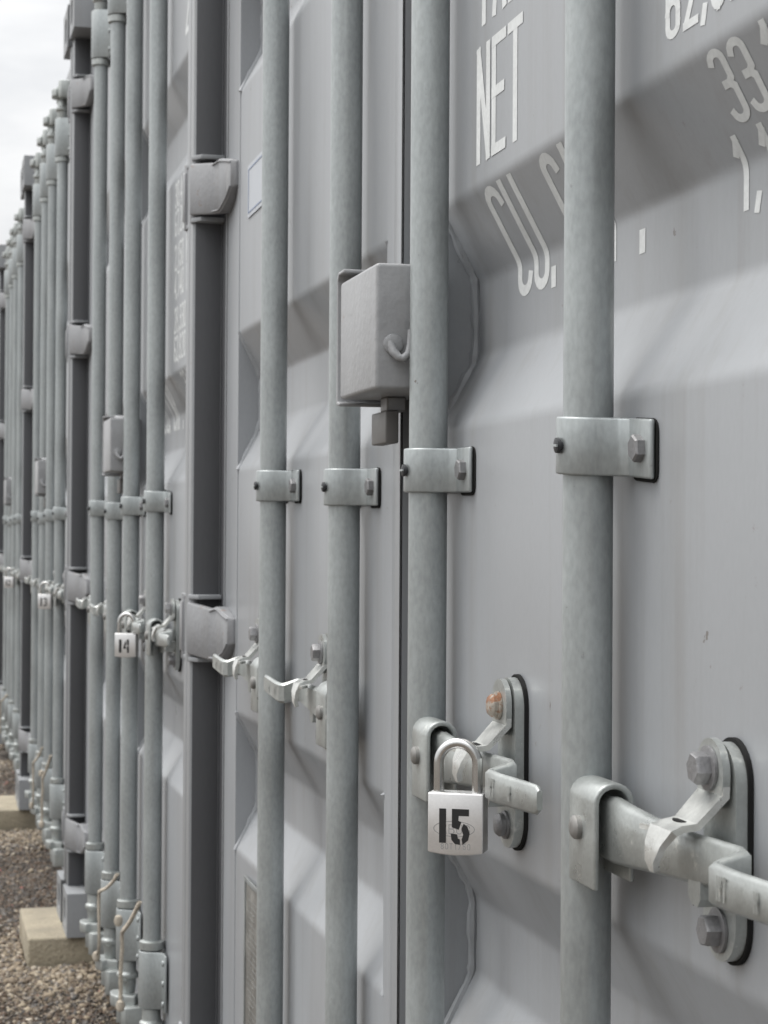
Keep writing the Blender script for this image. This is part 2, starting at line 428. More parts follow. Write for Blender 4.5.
def make_guide(x, z0, z1, parent, tilt=0):
    """clamp strap holding a rod, with bolted tabs"""
    mb = MB()
    ri, ro = RR + .0008, RR + .0048
    L, R = [], []
    path = [(x - .066, .0430), (x - .027, .0430), (x - .0222, .038)]
    for k in range(13):
        a = radians(187 + 166 * k / 12)
        path.append((x + cos(a) * (RR + .0028), YROD + sin(a) * (RR + .0028)))
    path += [(x + .0232, .037), (x + .030, .0430), (x + .067, .0430)]
    L, R = ribbon(path, .004)
    poly = L + R[::-1]
    mb.prism(poly, 'z', z0, z1, GALV)
    zc = (z0 + z1) / 2
    mb.v = [(a, b, c - (a - x) * tilt) for a, b, c in mb.v]
    o = mb.build('rod_guide', .0016, parent=parent)
    b = MB()
    for s in (-1, 1): b.hexbolt(x + s * .051, .0410, zc, BOLT, .0092, .0062, random.uniform(0, 1), False)
    b.lathe([(.0035, 0), (.0035, .003), (.0055, .003), (.0052, .0052), (.003, .006)], (x + .0045, YROD - ro + .0024, zc), '-y', DARKS, 14)
    b.box(x - .001, x + .010, YROD - ro - .0044, YROD - ro - .0032, zc - .0008, zc + .0008, GALV)
    for s in (-1, 1):
        p = stadium(x + s * .0465, zc, .0455, z0 - .0025, z1 + .0005, 3, .008)
        b.prism(p, 'y', .0455, YD - .0004, RUBBER)
    b.v = [(a, b_, c - (a - x) * tilt) for a, b_, c in b.v]
    b.build('guide_bolts', parent=o)
    # bolts belong to the guide: join them as its own mesh
    return o

def make_sleeve(x, z0, z1, top, parent):
    mb = MB()
    s = 1 if top else -1
    # plate sleeve wrapped round the rod with a tab either side
    r = RR + .006
    path = [(x - .068, .041), (x - .030, .041)]
    path += [(x + cos(radians(190 + 160 * k / 10)) * r, YROD + sin(radians(190 + 160 * k / 10)) * r) for k in range(11)]
    path += [(x + .030, .041), (x + .068, .041)]
    L, R = ribbon(path, .004)
    mb.prism(L + R[::-1], 'z', z0, z1, GALV)
    for q in (-1, 1):
        for zz in (z0 + .015, z1 - .015, (z0 + z1) / 2):
            mb.lathe([(.006, 0), (.006, .003), (.003, .0045)], (x + q * .054, .039, zz), '-y', GALV, 12)
    o = mb.build('bearing_sleeve', .0014, parent=parent)
    return o

def make_cam(x, top, parent):
    mb = MB()
    if top: e, s = 2.395, 1
    else: e, s = .200, -1
    # collars and the forged cam claw at the rod's end
    def L(pr): mb.lathe([(r, s * h) for r, h in pr], (x, YROD, e), 'z', GALVP, 24)
    L([(RR + .001, -.002), (RR + .001, .022), (RR + .006, .024), (RR + .0065, .034), (RR + .001, .037), (RR - .002, .075), (RR - .004, .08)])
    z = e + s * .066
    poly = [(x - .034, -.004), (x - .018, -.012), (x + .012, -.013), (x + .036, -.002), (x + .030, .012), (x + .04, .034), (x + .012, .044), (x, .032), (x - .022, .042), (x - .03, .018)]
    a, b = sorted((z, z + s * .024))
    mb.prism(poly, 'z', a, b, GALVP)
    o = mb.build('cam_lock', .004, 3, parent=parent)
    return o

def make_cam_keeper(x, top, parent):
    mb = MB()
    z0 = 2.452 if top else .06
    for s in (-1, 1):
        mb.prism([(x + s * .030, YD + .02), (x + s * .030, .012), (x + s * .044, .004), (x + s * .060, .012), (x + s * .060, YD + .02)], 'z', z0, z0 + .055, GALVP)
    mb.box(x - .06, x + .06, .05, YD + .03, z0 - .006, z0 + .061, GALVP)
    return mb.build('cam_keeper', .003, parent=parent)

def make_hub(x, s, parent):
    """inverted U clip welded to the rod that carries the handle's pivot"""
    mb = MB()
    yc, r = .0205, .0120
    path = [(yc - r, .868), (yc - r, .900)] + [(yc + r * cos(a), .9235 + r * .95 * sin(a)) for a in [pi - pi * k / 10 for k in range(11)]] + [(yc + r, .900), (yc + r, .873)]
    L, R = ribbon(path, .0042)
    x0, x1 = x + s * .012, x + s * .061
    mb.prism(L + R[::-1], 'x', min(x0, x1), max(x0, x1), GALVP)
    o = mb.build('handle_hub', .0015, parent=parent)
    b = MB()
    b.lathe([(.0078, 0), (.0078, .0035), (.006, .0052), (.002, .0056)], (x + s * .032, yc - r - .0018, .905), '-y', BRASS, 18)
    # weld beads along the clip's joint with the rod
    b.build('pivot_pin', parent=o)
    return o

def make_handle(x, s, parent):
    mb = MB()
    # (dx, y, z0, z1, thickness)
    P = [(.040, .022, .886, .9275, .010), (.062, .022, .8855, .928, .011), (.095, .0215, .888, .926, .011), (.125, .0215, .8905, .925, .010), (.16, .0215, .893, .9245, .009),
         (.195, .0215, .8955, .9245, .008), (.232, .021, .899, .9262, .0065), (.258, .0215, .9005, .9268, .006), (.2665, .019, .9005, .9266, .0072),
         (.2665, .004, .898, .9215, .0072), (.271, .0005, .898, .9213, .0068), (.30, 0, .899, .9215, .0064), (.36, 0, .902, .9235, .006), (.386, 0, .9035, .924, .005), (.392, 0, .907, .921, .004)]
    if s < 0: P = [(.04 + (p[0] - .04) * .85, *p[1:]) for p in P]
    L, R = ribbon([(p[0], p[1]) for p in P], [p[4] for p in P])
    secs = []
    for p, l, r in zip(P, L, R):
        c = min(.0035, p[4] * .38); hz = (p[3] - p[2])
        f = lambda q, t: (q[0] + (p[0] - q[0]) * t, q[1] + (p[1] - q[1]) * t)
        k = min(.9, c / (p[4] / 2))
        l2, r2 = f(l, k), f(r, k)
        loop = [(*l, p[2] + c), (*l, p[3] - c), (*l2, p[3]), (*r2, p[3]), (*r, p[3] - c), (*r, p[2] + c), (*r2, p[2]), (*l2, p[2])]
        secs.append([(x + s * q[0], q[1], q[2]) for q in loop])
    mb.sweep(secs, GALVP, True)
    o = mb.build('handle', 0, parent=parent, auto=55 if s > 0 else 34)
    # stamped raised letters on the grip
    b = MB()
    yg = -.0042
    def pl(px, pz, k=0): return (px, yg - k * .0002, pz)
    gx = x + s * .283 if s > 0 else x - .262
    lettering(b, 'HT', gx, .9035, .013, .0052, .0018, .0016, .0016, pl, GALVP)
    gx = x + s * .330 if s > 0 else x - .300
    lettering(b, 'H', gx, .9055, .011, .0052, .0018, .0016, .0016, pl, GALVP)
    if b.v:
        vs = b.v; n = len(vs); b2 = MB(); b2.v = vs; b2.f = b.f; b2.m = b.m; b2.sm = b.sm; b2.mats = b.mats
        # thickness
        b2.add([(p[0], p[1] + .0012, p[2]) for p in vs], [f[::-1] for f in b.f], GALVP)
        b2.build('stamped_mark', parent=o)
    return o

def make_catch(x, s, rusty, parent, low=0):
    """keeper plate with its bolts and the swinging hasp that hooks over the handle"""
    cx = x + s * (.196 - low * .5 if s > 0 else .150)
    mb = MB()
    mb.prism(stadium(cx, 0, .047, .850, .984 - low), 'y', .0365, .0435, GALVP)
    mb.prism(stadium(cx, 0, .0495, .8475, .9865 - low), 'y', .0437, YD - .0004, RUBBER)
    # keeper tongue under the handle
    tx = cx - s * .012
    mb.prism([(cx - .002, .889), (cx + .004, .884), (cx + .012, .884), (cx + .016, .889), (cx + .016, .902), (cx - .002, .902)], 'y', .018, .037, GALVP)
    o = mb.build('catch_plate', .0018, parent=parent)
    # hasp
    h = MB()
    h.prism(stadium(cx, 0, .040, .9385, .983 - low * .5), 'y', .0300, .0345, GALVP)
    pth = [(.0328, .9575), (.0322, .9475), (.0165, .9305), (.0085, .9290), (.0030, .9265), (-.0005, .9180), (-.0015, .9080), (.0005, .9020)]
    wd = [.0190, .0185, .0165, .0150, .0165, .0120, .0065, .0035]
    off = [0, .001, 0, -.001, -.003, -.006, -.009, -.010]
    L, R = ribbon(pth, .0042)
    secs = [[(cx + s * off[i] - wd[i], *L[i]), (cx + s * off[i] + wd[i], *L[i]), (cx + s * off[i] + wd[i], *R[i]), (cx + s * off[i] - wd[i], *R[i])] for i in range(len(pth))]
    h.sweep(secs, ZINC)
    # wing of the strap's lip, folded out to the hub side
    h.prism([(cx - s * .016, .003), (cx - s * .031, -.001), (cx - s * .033, .002), (cx - s * .016, .012)], 'z', .9235, .9265, ZINC)
    hz = h.build('hasp', .0014, parent=o)
    # slot for the padlock
    k = MB()
    k.prism([(cx - s * .002 + cos(a) * .0085, .0125 + sin(a) * .0030) for a in [2 * pi * j / 14 for j in range(14)]], 'z', .9275, .9322, RUBBER)
    k.build('padlock_slot', parent=o)
    for zz, yy, m in ((.962, .0298, RUSTB if rusty else BOLT), (.868, .0363, BOLT)):
        b = MB()
        if rusty:
            b.lathe([(.0112, 0), (.0112, .002), (.0092, .0025), (.0092, .006), (.007, .0085), (.003, .0093)], (cx, yy, zz), '-y', m, 20)
        else:
            b.hexbolt(cx, yy, zz, m, .0098, .0085, random.uniform(.1, .9))
        bb = b.build('bolt', parent=o)
        if rusty and zz > .9: bb['label'] = 'rusty bolt'
    return o

def make_hinge(z0, left, parent):
    """cast hinge blade bridging the post channel and the door edge"""
    z1 = z0 + .080; mb = MB()
    m = (lambda x: x) if left else (lambda x: W - x)
    # stations: x, y_front, top, bottom
    S = [(.028, -.0045, 0, 0), (.040, -.0065, 0, 0), (.100, .0200, -.008, -.007), (.114, .0270, -.004, -.007), (.128, .0290, -.006, -.004), (.165, .0315, -.013, .006), (.183, .0345, -.017, .020), (.189, .042, -.020, .024)]
    secs = []
    for x, y, a, b in S:
        t = z1 + a; bo = z0 + b; yb = y + (.010 if x < .11 else max(.006, YD - y - .001))
        secs.append([(m(x), y + .002, bo), (m(x), y, bo + .003), (m(x), y, t - .003), (m(x), y + .002, t), (m(x), yb, t), (m(x), yb, bo)])
    mb.sweep(secs, HINGEM)
    # raised rim on top and bottom of the blade and the pin lugs of the post
    for e, q in ((0, 2), (1, -1)):
        pts = []
        for x, y, a, b in S[2:7]:
            pts.append((m(x), y - .0002, (z1 + a - .004) if e == 0 else (z0 + b + .004)))
        mb.tube(pts, .0018, HINGEM, 8)
    mb.lathe([(.0085, 0), (.0085, .1035)], (m(.034), .004, z0 - .012), 'z', HINGEM, 18)
    o = mb.build('hinge', .0012, 2, parent=parent)
    l = MB()
    for zz in (z0 - .012, z1 + .005):
        pl = [(m(.010), .001), (m(.040), -.004), (m(.060), .008), (m(.060), .045), (m(.010), .045)]
        l.prism(pl, 'z', zz, zz + .007, POSTP)
    l.build('hinge_lug', .001, parent=o)
    return o

def make_casting(x0, z0, front_left, parent, back=False):
    """corner casting with its oval openings"""
    mb = MB()
    y0 = -.010 if not back else 6.058 - .178
    y1 = y0 + .178
    x1 = x0 + .162; z1 = z0 + .118
    t = .02
    # shell of plates round a hollow, oval hole in the outer front and side faces
    def plate(axis, a, b, c0, c1, d0, d1, hw, hh):
        """plate with an oval hole; c/d are the in-plane ranges"""
        n = 24; cx_, cz_ = (c0 + c1) / 2, (d0 + d1) / 2
        inner = []; outer = []
        for k in range(n):
            an = 2 * pi * k / n
            ex = max(-1, min(1, cos(an) * 1.25)) ; ez = max(-1, min(1, sin(an) * 1.1))
            inner.append((cx_ + hw * ex * (1 if abs(ex) < 1 else 1), cz_ + hh * sin(an)))
            s_ = max(abs(cos(an)) , abs(sin(an)))
            outer.append((cx_ + (c1 - c0) / 2 * cos(an) / s_, cz_ + (d1 - d0) / 2 * sin(an) / s_))
        P = (lambda q, w: (w, q[0], q[1])) if axis == 'x' else (lambda q, w: (q[0], w, q[1]))
        vs = [P(q, a) for q in outer] + [P(q, a) for q in inner] + [P(q, b) for q in inner] + [P(q, b) for q in outer]
        fs = []
        for r in range(4):
            for k in range(n):
                j = (k + 1) % n; r2 = (r + 1) % 4
                fs.append((r * n + k, r * n + j, r2 * n + j, r2 * n + k))
        mb.add(vs, fs, POSTP)
    yo, yi = (y0, y0 + t) if not back else (y1, y1 - t)
    plate('y', yo, yi, x0, x1, z0, z1, .030, .038)
    xo, xi = (x0, x0 + t) if front_left else (x1, x1 - t)
    plate('x', xo, xi, y0, y1, z0, z1, .036, .038)
    ix0, ix1 = (x0 + t, x1) if front_left else (x0, x1 - t)
    mb.box(ix1 - t if front_left else ix0, ix1 if front_left else ix0 + t, y0 + t, y1 - t, z0, z1, POSTP)
    mb.box(x0 + t, x1 - t, y0 + t, y1 - t, z0 + .0005, z0 + t, POSTP); mb.box(x0 + t, x1 - t, y0 + t, y1 - t, z1 - t, z1 - .0005, POSTP)
    return mb.build('corner_casting', 0, parent=parent)

def make_container(first, parent_name='shipping_container'):
    root = empty(parent_name)
    # corner posts: outer flange, channel with dark inner faces, then the deep part behind the door edge
    for left in (True, False):
        m = (lambda a, b: (a, b)) if left else (lambda a, b: (W - b, W - a))
        mb = MB(); z0, z1 = .118, H - .118
        mb.box(*m(0, .0345), 0.0, .0455, z0, z1, POSTP)                      # outer flange
        mb.box(*m(.0347, .0395), .0012, .0455, z0, z1, CHANM)                # its channel face
        mb.box(*m(0.0003, .075), .0457, .0500 + .10, z0, z1, CHANM)
        mb.box(*m(.0395, .085), .052, .056, z0, z1, RUBBER)
        o = mb.build('corner_post', .0018, parent=root)
        for zc in (.3052, .989, 1.6726, 2.356):
            make_hinge(zc - .080, left, o)
        mb = MB(); mb.box(*m(0, .15), 5.95, 6.05, z0, z1, POSTP); mb.build('corner_post', .003, parent=root)
        for z in (0, H - .118):
            for bk in (False, True): make_casting(0 if left else W - .162, z, left, root, bk)
    # sill and header
    mb = MB(); mb.box(.162, W - .162, .052, .14, .012, .118, POSTP)
    mb.build('door_sill', .003, parent=root)
    mb = MB(); mb.box(.162, W - .162, .050, .14, 2.462, 2.582, POSTP)
    mb.build('door_header', .003, parent=root)
    # corrugated side walls, roof, end wall, floor
    for left in (True, False):
        mb = MB(); pts = []; y = .15
        while y < 5.9:
            pts += [(0.012, y), (0.012, y + .07), (.046, y + .14), (.046, y + .21)]; y += .28
        pts.append((.012, 5.95))
        if not left: pts = [(W - a, b) for a, b in pts]
        vs = [(a, b, z) for z in (.14, 2.50) for a, b in pts]; n = len(pts)
        mb.add(vs, [(i, i + 1, n + i + 1, n + i) for i in range(n - 1)], PAINT)
        mb.box(*((.004, .06) if left else (W - .06, W - .004)), .172, 5.88, .0, .14, POSTP)
        mb.box(*((.004, .06) if left else (W - .06, W - .004)), .172, 5.88, 2.50, 2.56, POSTP)
        mb.build('side_wall', parent=root)
    mb = MB(); pts = []; y = .15
    while y < 5.9: pts += [(y, 2.566), (y + .07, 2.566), (y + .09, 2.586), (y + .16, 2.586)]; y += .2
    vs = [(x, b, z) for x in (.03, W - .03) for b, z in pts]; n = len(pts)
    mb.add(vs, [(i, i + 1, n + i + 1, n + i) for i in range(n - 1)], CONC)
    mb.build('roof', parent=root)
    mb = MB(); mb.box(.15, W - .15, 5.98, 6.03, .13, 2.5, PAINT); mb.build('end_wall', parent=root)
    mb = MB(); mb.box(.06, W - .06, .14, 5.95, .11, .15, CONC); mb.build('floor_deck', parent=root)
    # doors
    ld = make_leaf(.090, 1.208, .110, .070, False, root)
    rd = make_leaf(1.232, 2.348, .110, .110, True, root)
    g = MB()
    g.box(1.2085, 1.2315, .058, .085, .13, 2.445, RUBBER)
    g.box(1.176, 1.208, .0435, .0458, .13, 2.445, PAINT)
    g.box(1.2265, 1.2315, .0485, .06, .13, 2.445, RUBBER)
    g.build('door_gasket', .001, parent=rd)
    for a, b in ((.0705, .0895), (2.3485, 2.367)):
        g = MB(); g.box(a, b, .060, .09, .13, 2.445, RUBBER); g.build('door_gasket', parent=ld if a < 1 else rd)
    # painted lettering on the right door
    t = MB()
    def on(px, pz, k=0):
        yy, zz = sheet(pz); return (px, yy - .0003 - k * .00008, zz)
    big = dict(h=.100, wid=.0405, gap=.0045, sw=.0118, sh=.0092, place=on, mat=WHITE)
    sml = dict(h=.0485, wid=.0250, gap=.0045, sw=.0078, sh=.0054, place=on, mat=WHITE)
    rows = [(1.645, 'MAX GR.', '30,480 KG', '67,200 LB'), (1.529, 'TARE', '2,150 KG', '4,740 LB'), (1.4125, 'NET', '28,330 KG', '62,460 LB'), (1.2905, 'CU. CAP.', '33.1 CU.M', '1,172 CU.FT.')]
    for z, a, b, c in rows:
        cap = a.startswith('CU')
        t = MB()
        if not cap: lettering(t, a, 1.459, z, step=.03, **big)
        else:
            lettering(t, 'CU.', 1.4655, z, step=.03, **big)
            lettering(t, 'CAP', 1.6160, z, step=.03, **dict(big, wid=.036, gap=.0035)); lettering(t, '.', 1.7542, z, step=.03, **big)
        t.build('lettering', parent=rd); t = MB()
        xb = 1.893 if not cap else 1.951
        lettering(t, b, xb, z + .0525, step=.05, **sml)
        t.build('lettering', parent=rd); t = MB()
        lettering(t, c.replace('62,460', '62,820'), 1.893 if not cap else 1.928, z, step=.05, **sml)
        t.build('lettering', parent=rd); t = MB()
    lettering(t, '22G1', 2.02, 1.99, .100, .05, .012, .013, .012, on, WHITE, .03)
    t.build('lettering', parent=rd)
    # sticker and data plate on the left door
    k = MB()
    k.box(.277, .47, YD - .0018, YD - .0011, 1.552, 1.628, STICK)
    y = YD - .0024
    for a in ((.284, .463, 1.558, 1.5598), (.284, .463, 1.6202, 1.622), (.284, .2865, 1.5598, 1.6202), (.4605, .463, 1.5598, 1.6202)):
        k.box(a[0], a[1], y, y + .0005, a[2], a[3], BLUEP)
    k.build('sticker', parent=ld)
    k = MB()
    k.box(.310, .55, YD - .0035, YD - .0011, .345, .606, PLATEM)
    for zz in np.arange(.36, .585, .0085):
        k.box(.325 + random.uniform(0, .02), .36 + random.uniform(.02, .17), YD - .004, YD - .0036, zz, zz + .0011, GALV)
    for a in ((.307, .314, .342, .609), (.546, .553, .342, .609), (.314, .546, .602, .609), (.314, .546, .342, .349)):
        k.box(a[0], a[1], YD - .0055, YD - .0036, a[2], a[3], GALV)
    k.build('data_plate', .0006, parent=ld)
    # rods
    for i, x in enumerate(RX):
        mb = MB(); mb.lathe([(RR, .20), (RR, .85), (RR, 1.6), (RR, 2.395)], (x, YROD, 0), 'z', GALV, 48)
        # collars either end
        for z in (.319, 2.266): mb.lathe([(RR, -.008), (RR + .0065, -.006), (RR + .0065, .008), (RR, .011)], (x, YROD, z), 'z', GALVP, 32)
        rod = mb.build('locking_rod', parent=root)
        dz = (0, -.011, -.004, 0)[i]
        make_guide(x, 1.1375 + dz, 1.1765 + dz, rod, .07 if i == 3 else .01)
        make_sleeve(x, .204, .310, False, rod); make_sleeve(x, 2.276, 2.395, True, rod)
        make_cam(x, False, rod); make_cam(x, True, rod)
        make_cam_keeper(x, False, rod); make_cam_keeper(x, True, rod)
        s = -1 if i < 2 else 1
        make_hub(x, s, rod); make_handle(x, s, rod)
        make_catch(x, s, i == 2 and first, root, .007 if i == 3 else 0)
    # lock box welded across the gap of the doors
    mb = MB()
    x0, x1, z0, z1, yf = 1.219, 1.370, 1.2265, 1.3395, -.0200
    t = .004
    mb.box(x0, x1, yf, yf + t, z0, z1, HINGEP)
    mb.box(x1 - t, x1, yf + t, YD - .001, z0, z1, HINGEP); mb.box(x0, x0 + t, yf + t, YD - .001, z0, z1, HINGEP)
    mb.box(x0 + t, x1 - t, yf + t, YD - .001, z1 - t, z1, HINGEP)
    mb.box(x0 + t, x1 - t, yf + t, YD - .001, z0 + .001, z0 + t, HINGEP)
    lb = mb.build('lock_box', 0, parent=root)
    # rounded shell: replace with bevelled single body
    mb = MB()
    mb.box(x0, x1, yf, YD - .0012, z0, z1, HINGEP)
    me = mb.build('lock_box', .0035, 3)
    lb.data = me.data; bpy.data.objects.remove(me)
    sh = MB()      # the matching half on the other door, wrapping round the box's left end
    path = [(1.238, 1.349), (1.214, 1.349), (1.2085, 1.343), (1.2085, 1.2235), (1.2205, 1.2215)]
    L, R = ribbon(path, .0035)
    sh.prism(L + R[::-1], 'y', yf - .001, YD - .0015, HINGEP)
    path2 = [(1.214, 1.349), (1.262, 1.349), (1.275, 1.344)]
    L, R = ribbon(path2, .0035); sh.prism(L + R[::-1], 'y', .0, YD - .0016, HINGEP)
    sh.build('box_sleeve', .001, parent=lb)
    hk = MB()
    hk.lathe([(.0095, 0), (.0088, .002), (.005, .0035)], (x1, -.004, 1.2665), 'x', HINGEP, 20)
    hk.tube([(x1, -.007, 1.268), (x1 + .004, -.005, 1.260), (x1 + .007, -.001, 1.2545), (x1 + .009, .0035, 1.2535), (x1 + .010, .0080, 1.258), (x1 + .0105, .0095, 1.266), (x1 + .0105, .0100, 1.279)], [.0042, .0042, .0040, .0038, .0037, .0036, .0033], HINGEP, 10)
    hk.build('hook', parent=lb)
    tb = MB(); tb.box(1.228, 1.286, .0095, .0225, 1.182, 1.2125, TABM); tb.box(1.250, 1.277, .013, .032, 1.2125, 1.2265, HINGEP)
    tb.build('latch_tab', .0015, parent=lb)
    return root

def kids(o): return [c for c in bpy.data.objects if c.parent == o]
def copy_tree(o, parent=None):
    c = o.copy(); COL.objects.link(c); c.parent = parent
    for ch in CH[o.name]: copy_tree(ch, c)
    return c

C15 = make_container(True)
CH = {}
for o in bpy.data.objects: CH.setdefault(o.name, [])
for o in bpy.data.objects:
    if o.parent: CH[o.parent.name].append(o)
def join_sub(parts):  # merge deepest helpers into their sub-part mesh so nothing sits below sub-part level
    for o in parts:
        par = o.parent
        me_a, me_b = par.data, o.data
        import bmesh
        bm = bmesh.new(); bm.from_mesh(me_a)
        off = {}
        for i, m in enumerate(me_b.materials):
            if m.name not in [q.name for q in me_a.materials]: me_a.materials.append(m)
            off[i] = [q.name for q in me_a.materials].index(m.name)
        nf = len(bm.faces); bm.from_mesh(me_b); bm.faces.ensure_lookup_table()
        for f in bm.faces[nf:]: f.material_index = off[f.material_index]
        bm.to_mesh(me_a); bm.free()
        CH[par.name].remove(o); del CH[o.name]
        bpy.data.objects.remove(o)
join_sub([o for o in list(bpy.data.objects) if o.name.split('.')[0] in ('guide_bolts', 'pivot_pin', 'stamped_mark', 'hinge_lug', 'padlock_slot')])

GRP = 'grey shipping containers standing in a row'
OFFS = [0, -2.443, -4.940, -7.410, -9.880, -12.35]
LAB = ['grey container nearest the camera, padlock 15 on its doors and white NET lettering',
       'second grey container, the one whose doors carry padlock 14',
       'third grey container from the camera, between the padlock 14 container and the fourth one',
       'fourth grey container from the camera, blurred, at the left edge of the photo',
       'fifth grey container from the camera, a sliver at the far left edge',
       'last grey container at the hidden far end of the row']
tag(C15, LAB[0], 'shipping container', GRP)
ROOTS = [C15]
for i in range(1, 5):
    c = copy_tree(C15); c.location = (OFFS[i], (0, 0, 0, .004, .002)[i], 0)
    tag(c, LAB[i], 'shipping container', GRP); ROOTS.append(c)
_b = MB(); _b.hexbolt(RX[2] + .196, .0298, .962, BOLT, .0098, .0085, .5)
_o = _b.build('bolt'); PLAIN = _o.data; bpy.data.objects.remove(_o)
# the rusty bolt is only on the nearest container
for c in ROOTS[1:]:
    for ch in bpy.data.objects:
        if ch.parent and ch.parent.parent == c and ch.name.startswith('bolt') and ch.get('label'):
            del ch['label']
            ch.data = PLAIN

# ------------------------------------------------------------------ padlocks
DIG = {  # stencil digits as polygons in a unit box (0..1, 0..1)
    '1': [[(.26, 0), (.74, 0), (.74, 1), (.26, 1)]],
    '5': [[(.10, 1), (1.0, 1), (1.0, .80), (.46, .80), (.44, .66), (.60, .62), (.46, .40), (.10, .46)],
          [(.72, .58), (.92, .50), (1.04, .30), (.96, .10), (.66, -.04), (.62, .12), (.70, .26), (.60, .42)],
          [(.04, .28), (.38, .26), (.42, .14), (.52, .12), (.54, -.04), (.26, -.02), (.08, .10)]],
    '4': [[(.50, 1), (.82, 1), (.82, .56), (.54, .56), (.52, .70)], [(.05, .30), (.44, .30), (.44, .44), (.30, .44), (.46, .72), (.34, .92), (.05, .44)], [(.54, 0), (.82, 0), (.82, .5), (.54, .5)]],
    '3': [[(.1, 1), (.9, .98), (.9, .56), (.62, .56), (.62, .84), (.1, .84)], [(.3, .58), (.56, .58), (.56, .46), (.3, .46)], [(.62, .48), (.95, .48), (.92, .1), (.55, 0), (.1, 0), (.1, .16), (.62, .18)]],
    '2': [[(.08, .96), (.5, 1), (.9, .9), (.92, .6), (.64, .52), (.64, .82), (.08, .8)], [(.6, .5), (.8, .46), (.4, .16), (.95, .16), (.95, 0), (.06, 0), (.06, .14)]],
}
def make_padlock(num, loc, label, ang, engraved):
    root = empty('padlock', loc)
    w, h, t = .0440, .0470, .0190
    mb = MB()
    # body: convex lower edge and top, local x = across, y = thickness (front = -y), z up
    poly = [(-w / 2, -h + .001), (-w / 4, -h - .0006), (0, -h - .0012), (w / 4, -h - .0006), (w / 2, -h + .001), (w / 2, 0), (-w / 2, 0)]
    mb.prism(poly, 'y', -t / 2, t / 2, LOCKM)
    o = mb.build('body', .0011, 2, parent=root)
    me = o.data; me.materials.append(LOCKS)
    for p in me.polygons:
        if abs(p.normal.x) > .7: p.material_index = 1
    sh = MB(); r = .0042; a = .0152
    pts = [(-a, 0, -.004), (-a, 0, .016)] + [(a * cos(q), 0, .022 + a * 1.05 * sin(q)) for q in [pi - pi * k / 16 for k in range(17)]] + [(a, 0, .016), (a, 0, -.004)]
    sh.tube(pts, r, CHROME, 16)
    sh.build('shackle', parent=root)
    nb = MB(); yf = -t / 2 - .0003
    hh = .0265; ww = .0125
    for k, ch in enumerate(num):
        ox, ww = (-.0123 - .0045 * .75, .01125) if ch == '1' else (-.0042, .0150)
        for pg in DIG[ch]:
            vs = [(ox + q[0] * ww, yf, -.0385 + q[1] * hh) for q in pg]
            nb.add(vs, [tuple(range(len(vs)))], INK)
    nb.build('number', parent=o)
    if engraved:
        eb = MB()
        ye = -t / 2 - .00015
        f = lambda px, pz, k=0: (px, ye - k * .00002, pz)
        lettering(eb, 'ABUS', -.0115, -.0315, .0075, .0048, .0013, .0007, .0007, f, ENGR, .1)
        lettering(eb, '80TI/50', -.0115, -.0435, .0048, .0024, .0011, .0006, .0006, f, ENGR, .1)
        n = 40
        vs = []
        for k in range(n):
            q = 2 * pi * k / n
            for s in (1, .955): vs.append((-.001 + .0165 * s * cos(q), ye, -.0275 + .0062 * (s if s == 1 else .9) * sin(q)))
        eb.add(vs, [(2 * k, 2 * k + 1, (2 * k + 3) % (2 * n), (2 * k + 2) % (2 * n)) for k in range(n)], ENGR)
        eb.build('engraving', parent=o)
    root.rotation_euler = (0, 0, ang)
    tag(root, label, 'padlock', 'numbered padlocks on the container doors')
    return root
PL = [('15', 'steel padlock stencilled 15 hanging from the nearest container door handle', True),
      ('14', 'small padlock stencilled 14 on the second container', False),
      ('13', 'blurred padlock on the third container, left of padlock 14', False),
      ('12', 'tiny blurred padlock on the fourth container at the left edge', False)]
for (num, lab, e), off in zip(PL, OFFS):
    # front faces towards the lane and the camera
    make_padlock(num, (1.6015 + off, -.0065, .8965), lab, radians(62 if num == '15' else 66), e)

# ------------------------------------------------------------------ ropes
def make_rope(pts, r, label, ends=None):
    mb = MB()
    P = [Vector(p) for p in pts]
    # smooth path
    q = []
    for i in range(len(P) - 1):
        a, b, c, d = P[max(i - 1, 0)], P[i], P[i + 1], P[min(i + 2, len(P) - 1)]
        n = max(2, int((c - b).length / .006))
        for k in range(n):
            t = k / n
            q.append(.5 * ((2 * b) + (c - a) * t + (2 * a - 5 * b + 4 * c - d) * t * t + (3 * b - a - 3 * c + d) * t ** 3))
    q.append(P[-1])
    L = 0
    for s in range(3):
        pp = []; L = 0
        for i, p in enumerate(q):
            if i: L += (p - q[i - 1]).length
            t = (q[min(i + 1, len(q) - 1)] - q[max(i - 1, 0)]).normalized()
            n1 = t.cross(Vector((.3, 1, .2))).normalized(); n2 = t.cross(n1)
            ph = L / .026 * 2 * pi + s * 2 * pi / 3
            pp.append(p + (n1 * cos(ph) + n2 * sin(ph)) * r * .5)
        mb.tube(pp, r * .62, ROPE, 7)
    for e in ends or []:
        mb.lathe([(.001, -.012), (.007, -.009), (.0095, 0), (.007, .009), (.001, .012)], e, 'z', ROPE, 12)
    o = mb.build('rope', parent=None)
    tag(o, label, 'rope', 'frayed ropes tied round the locking rods')
    return o
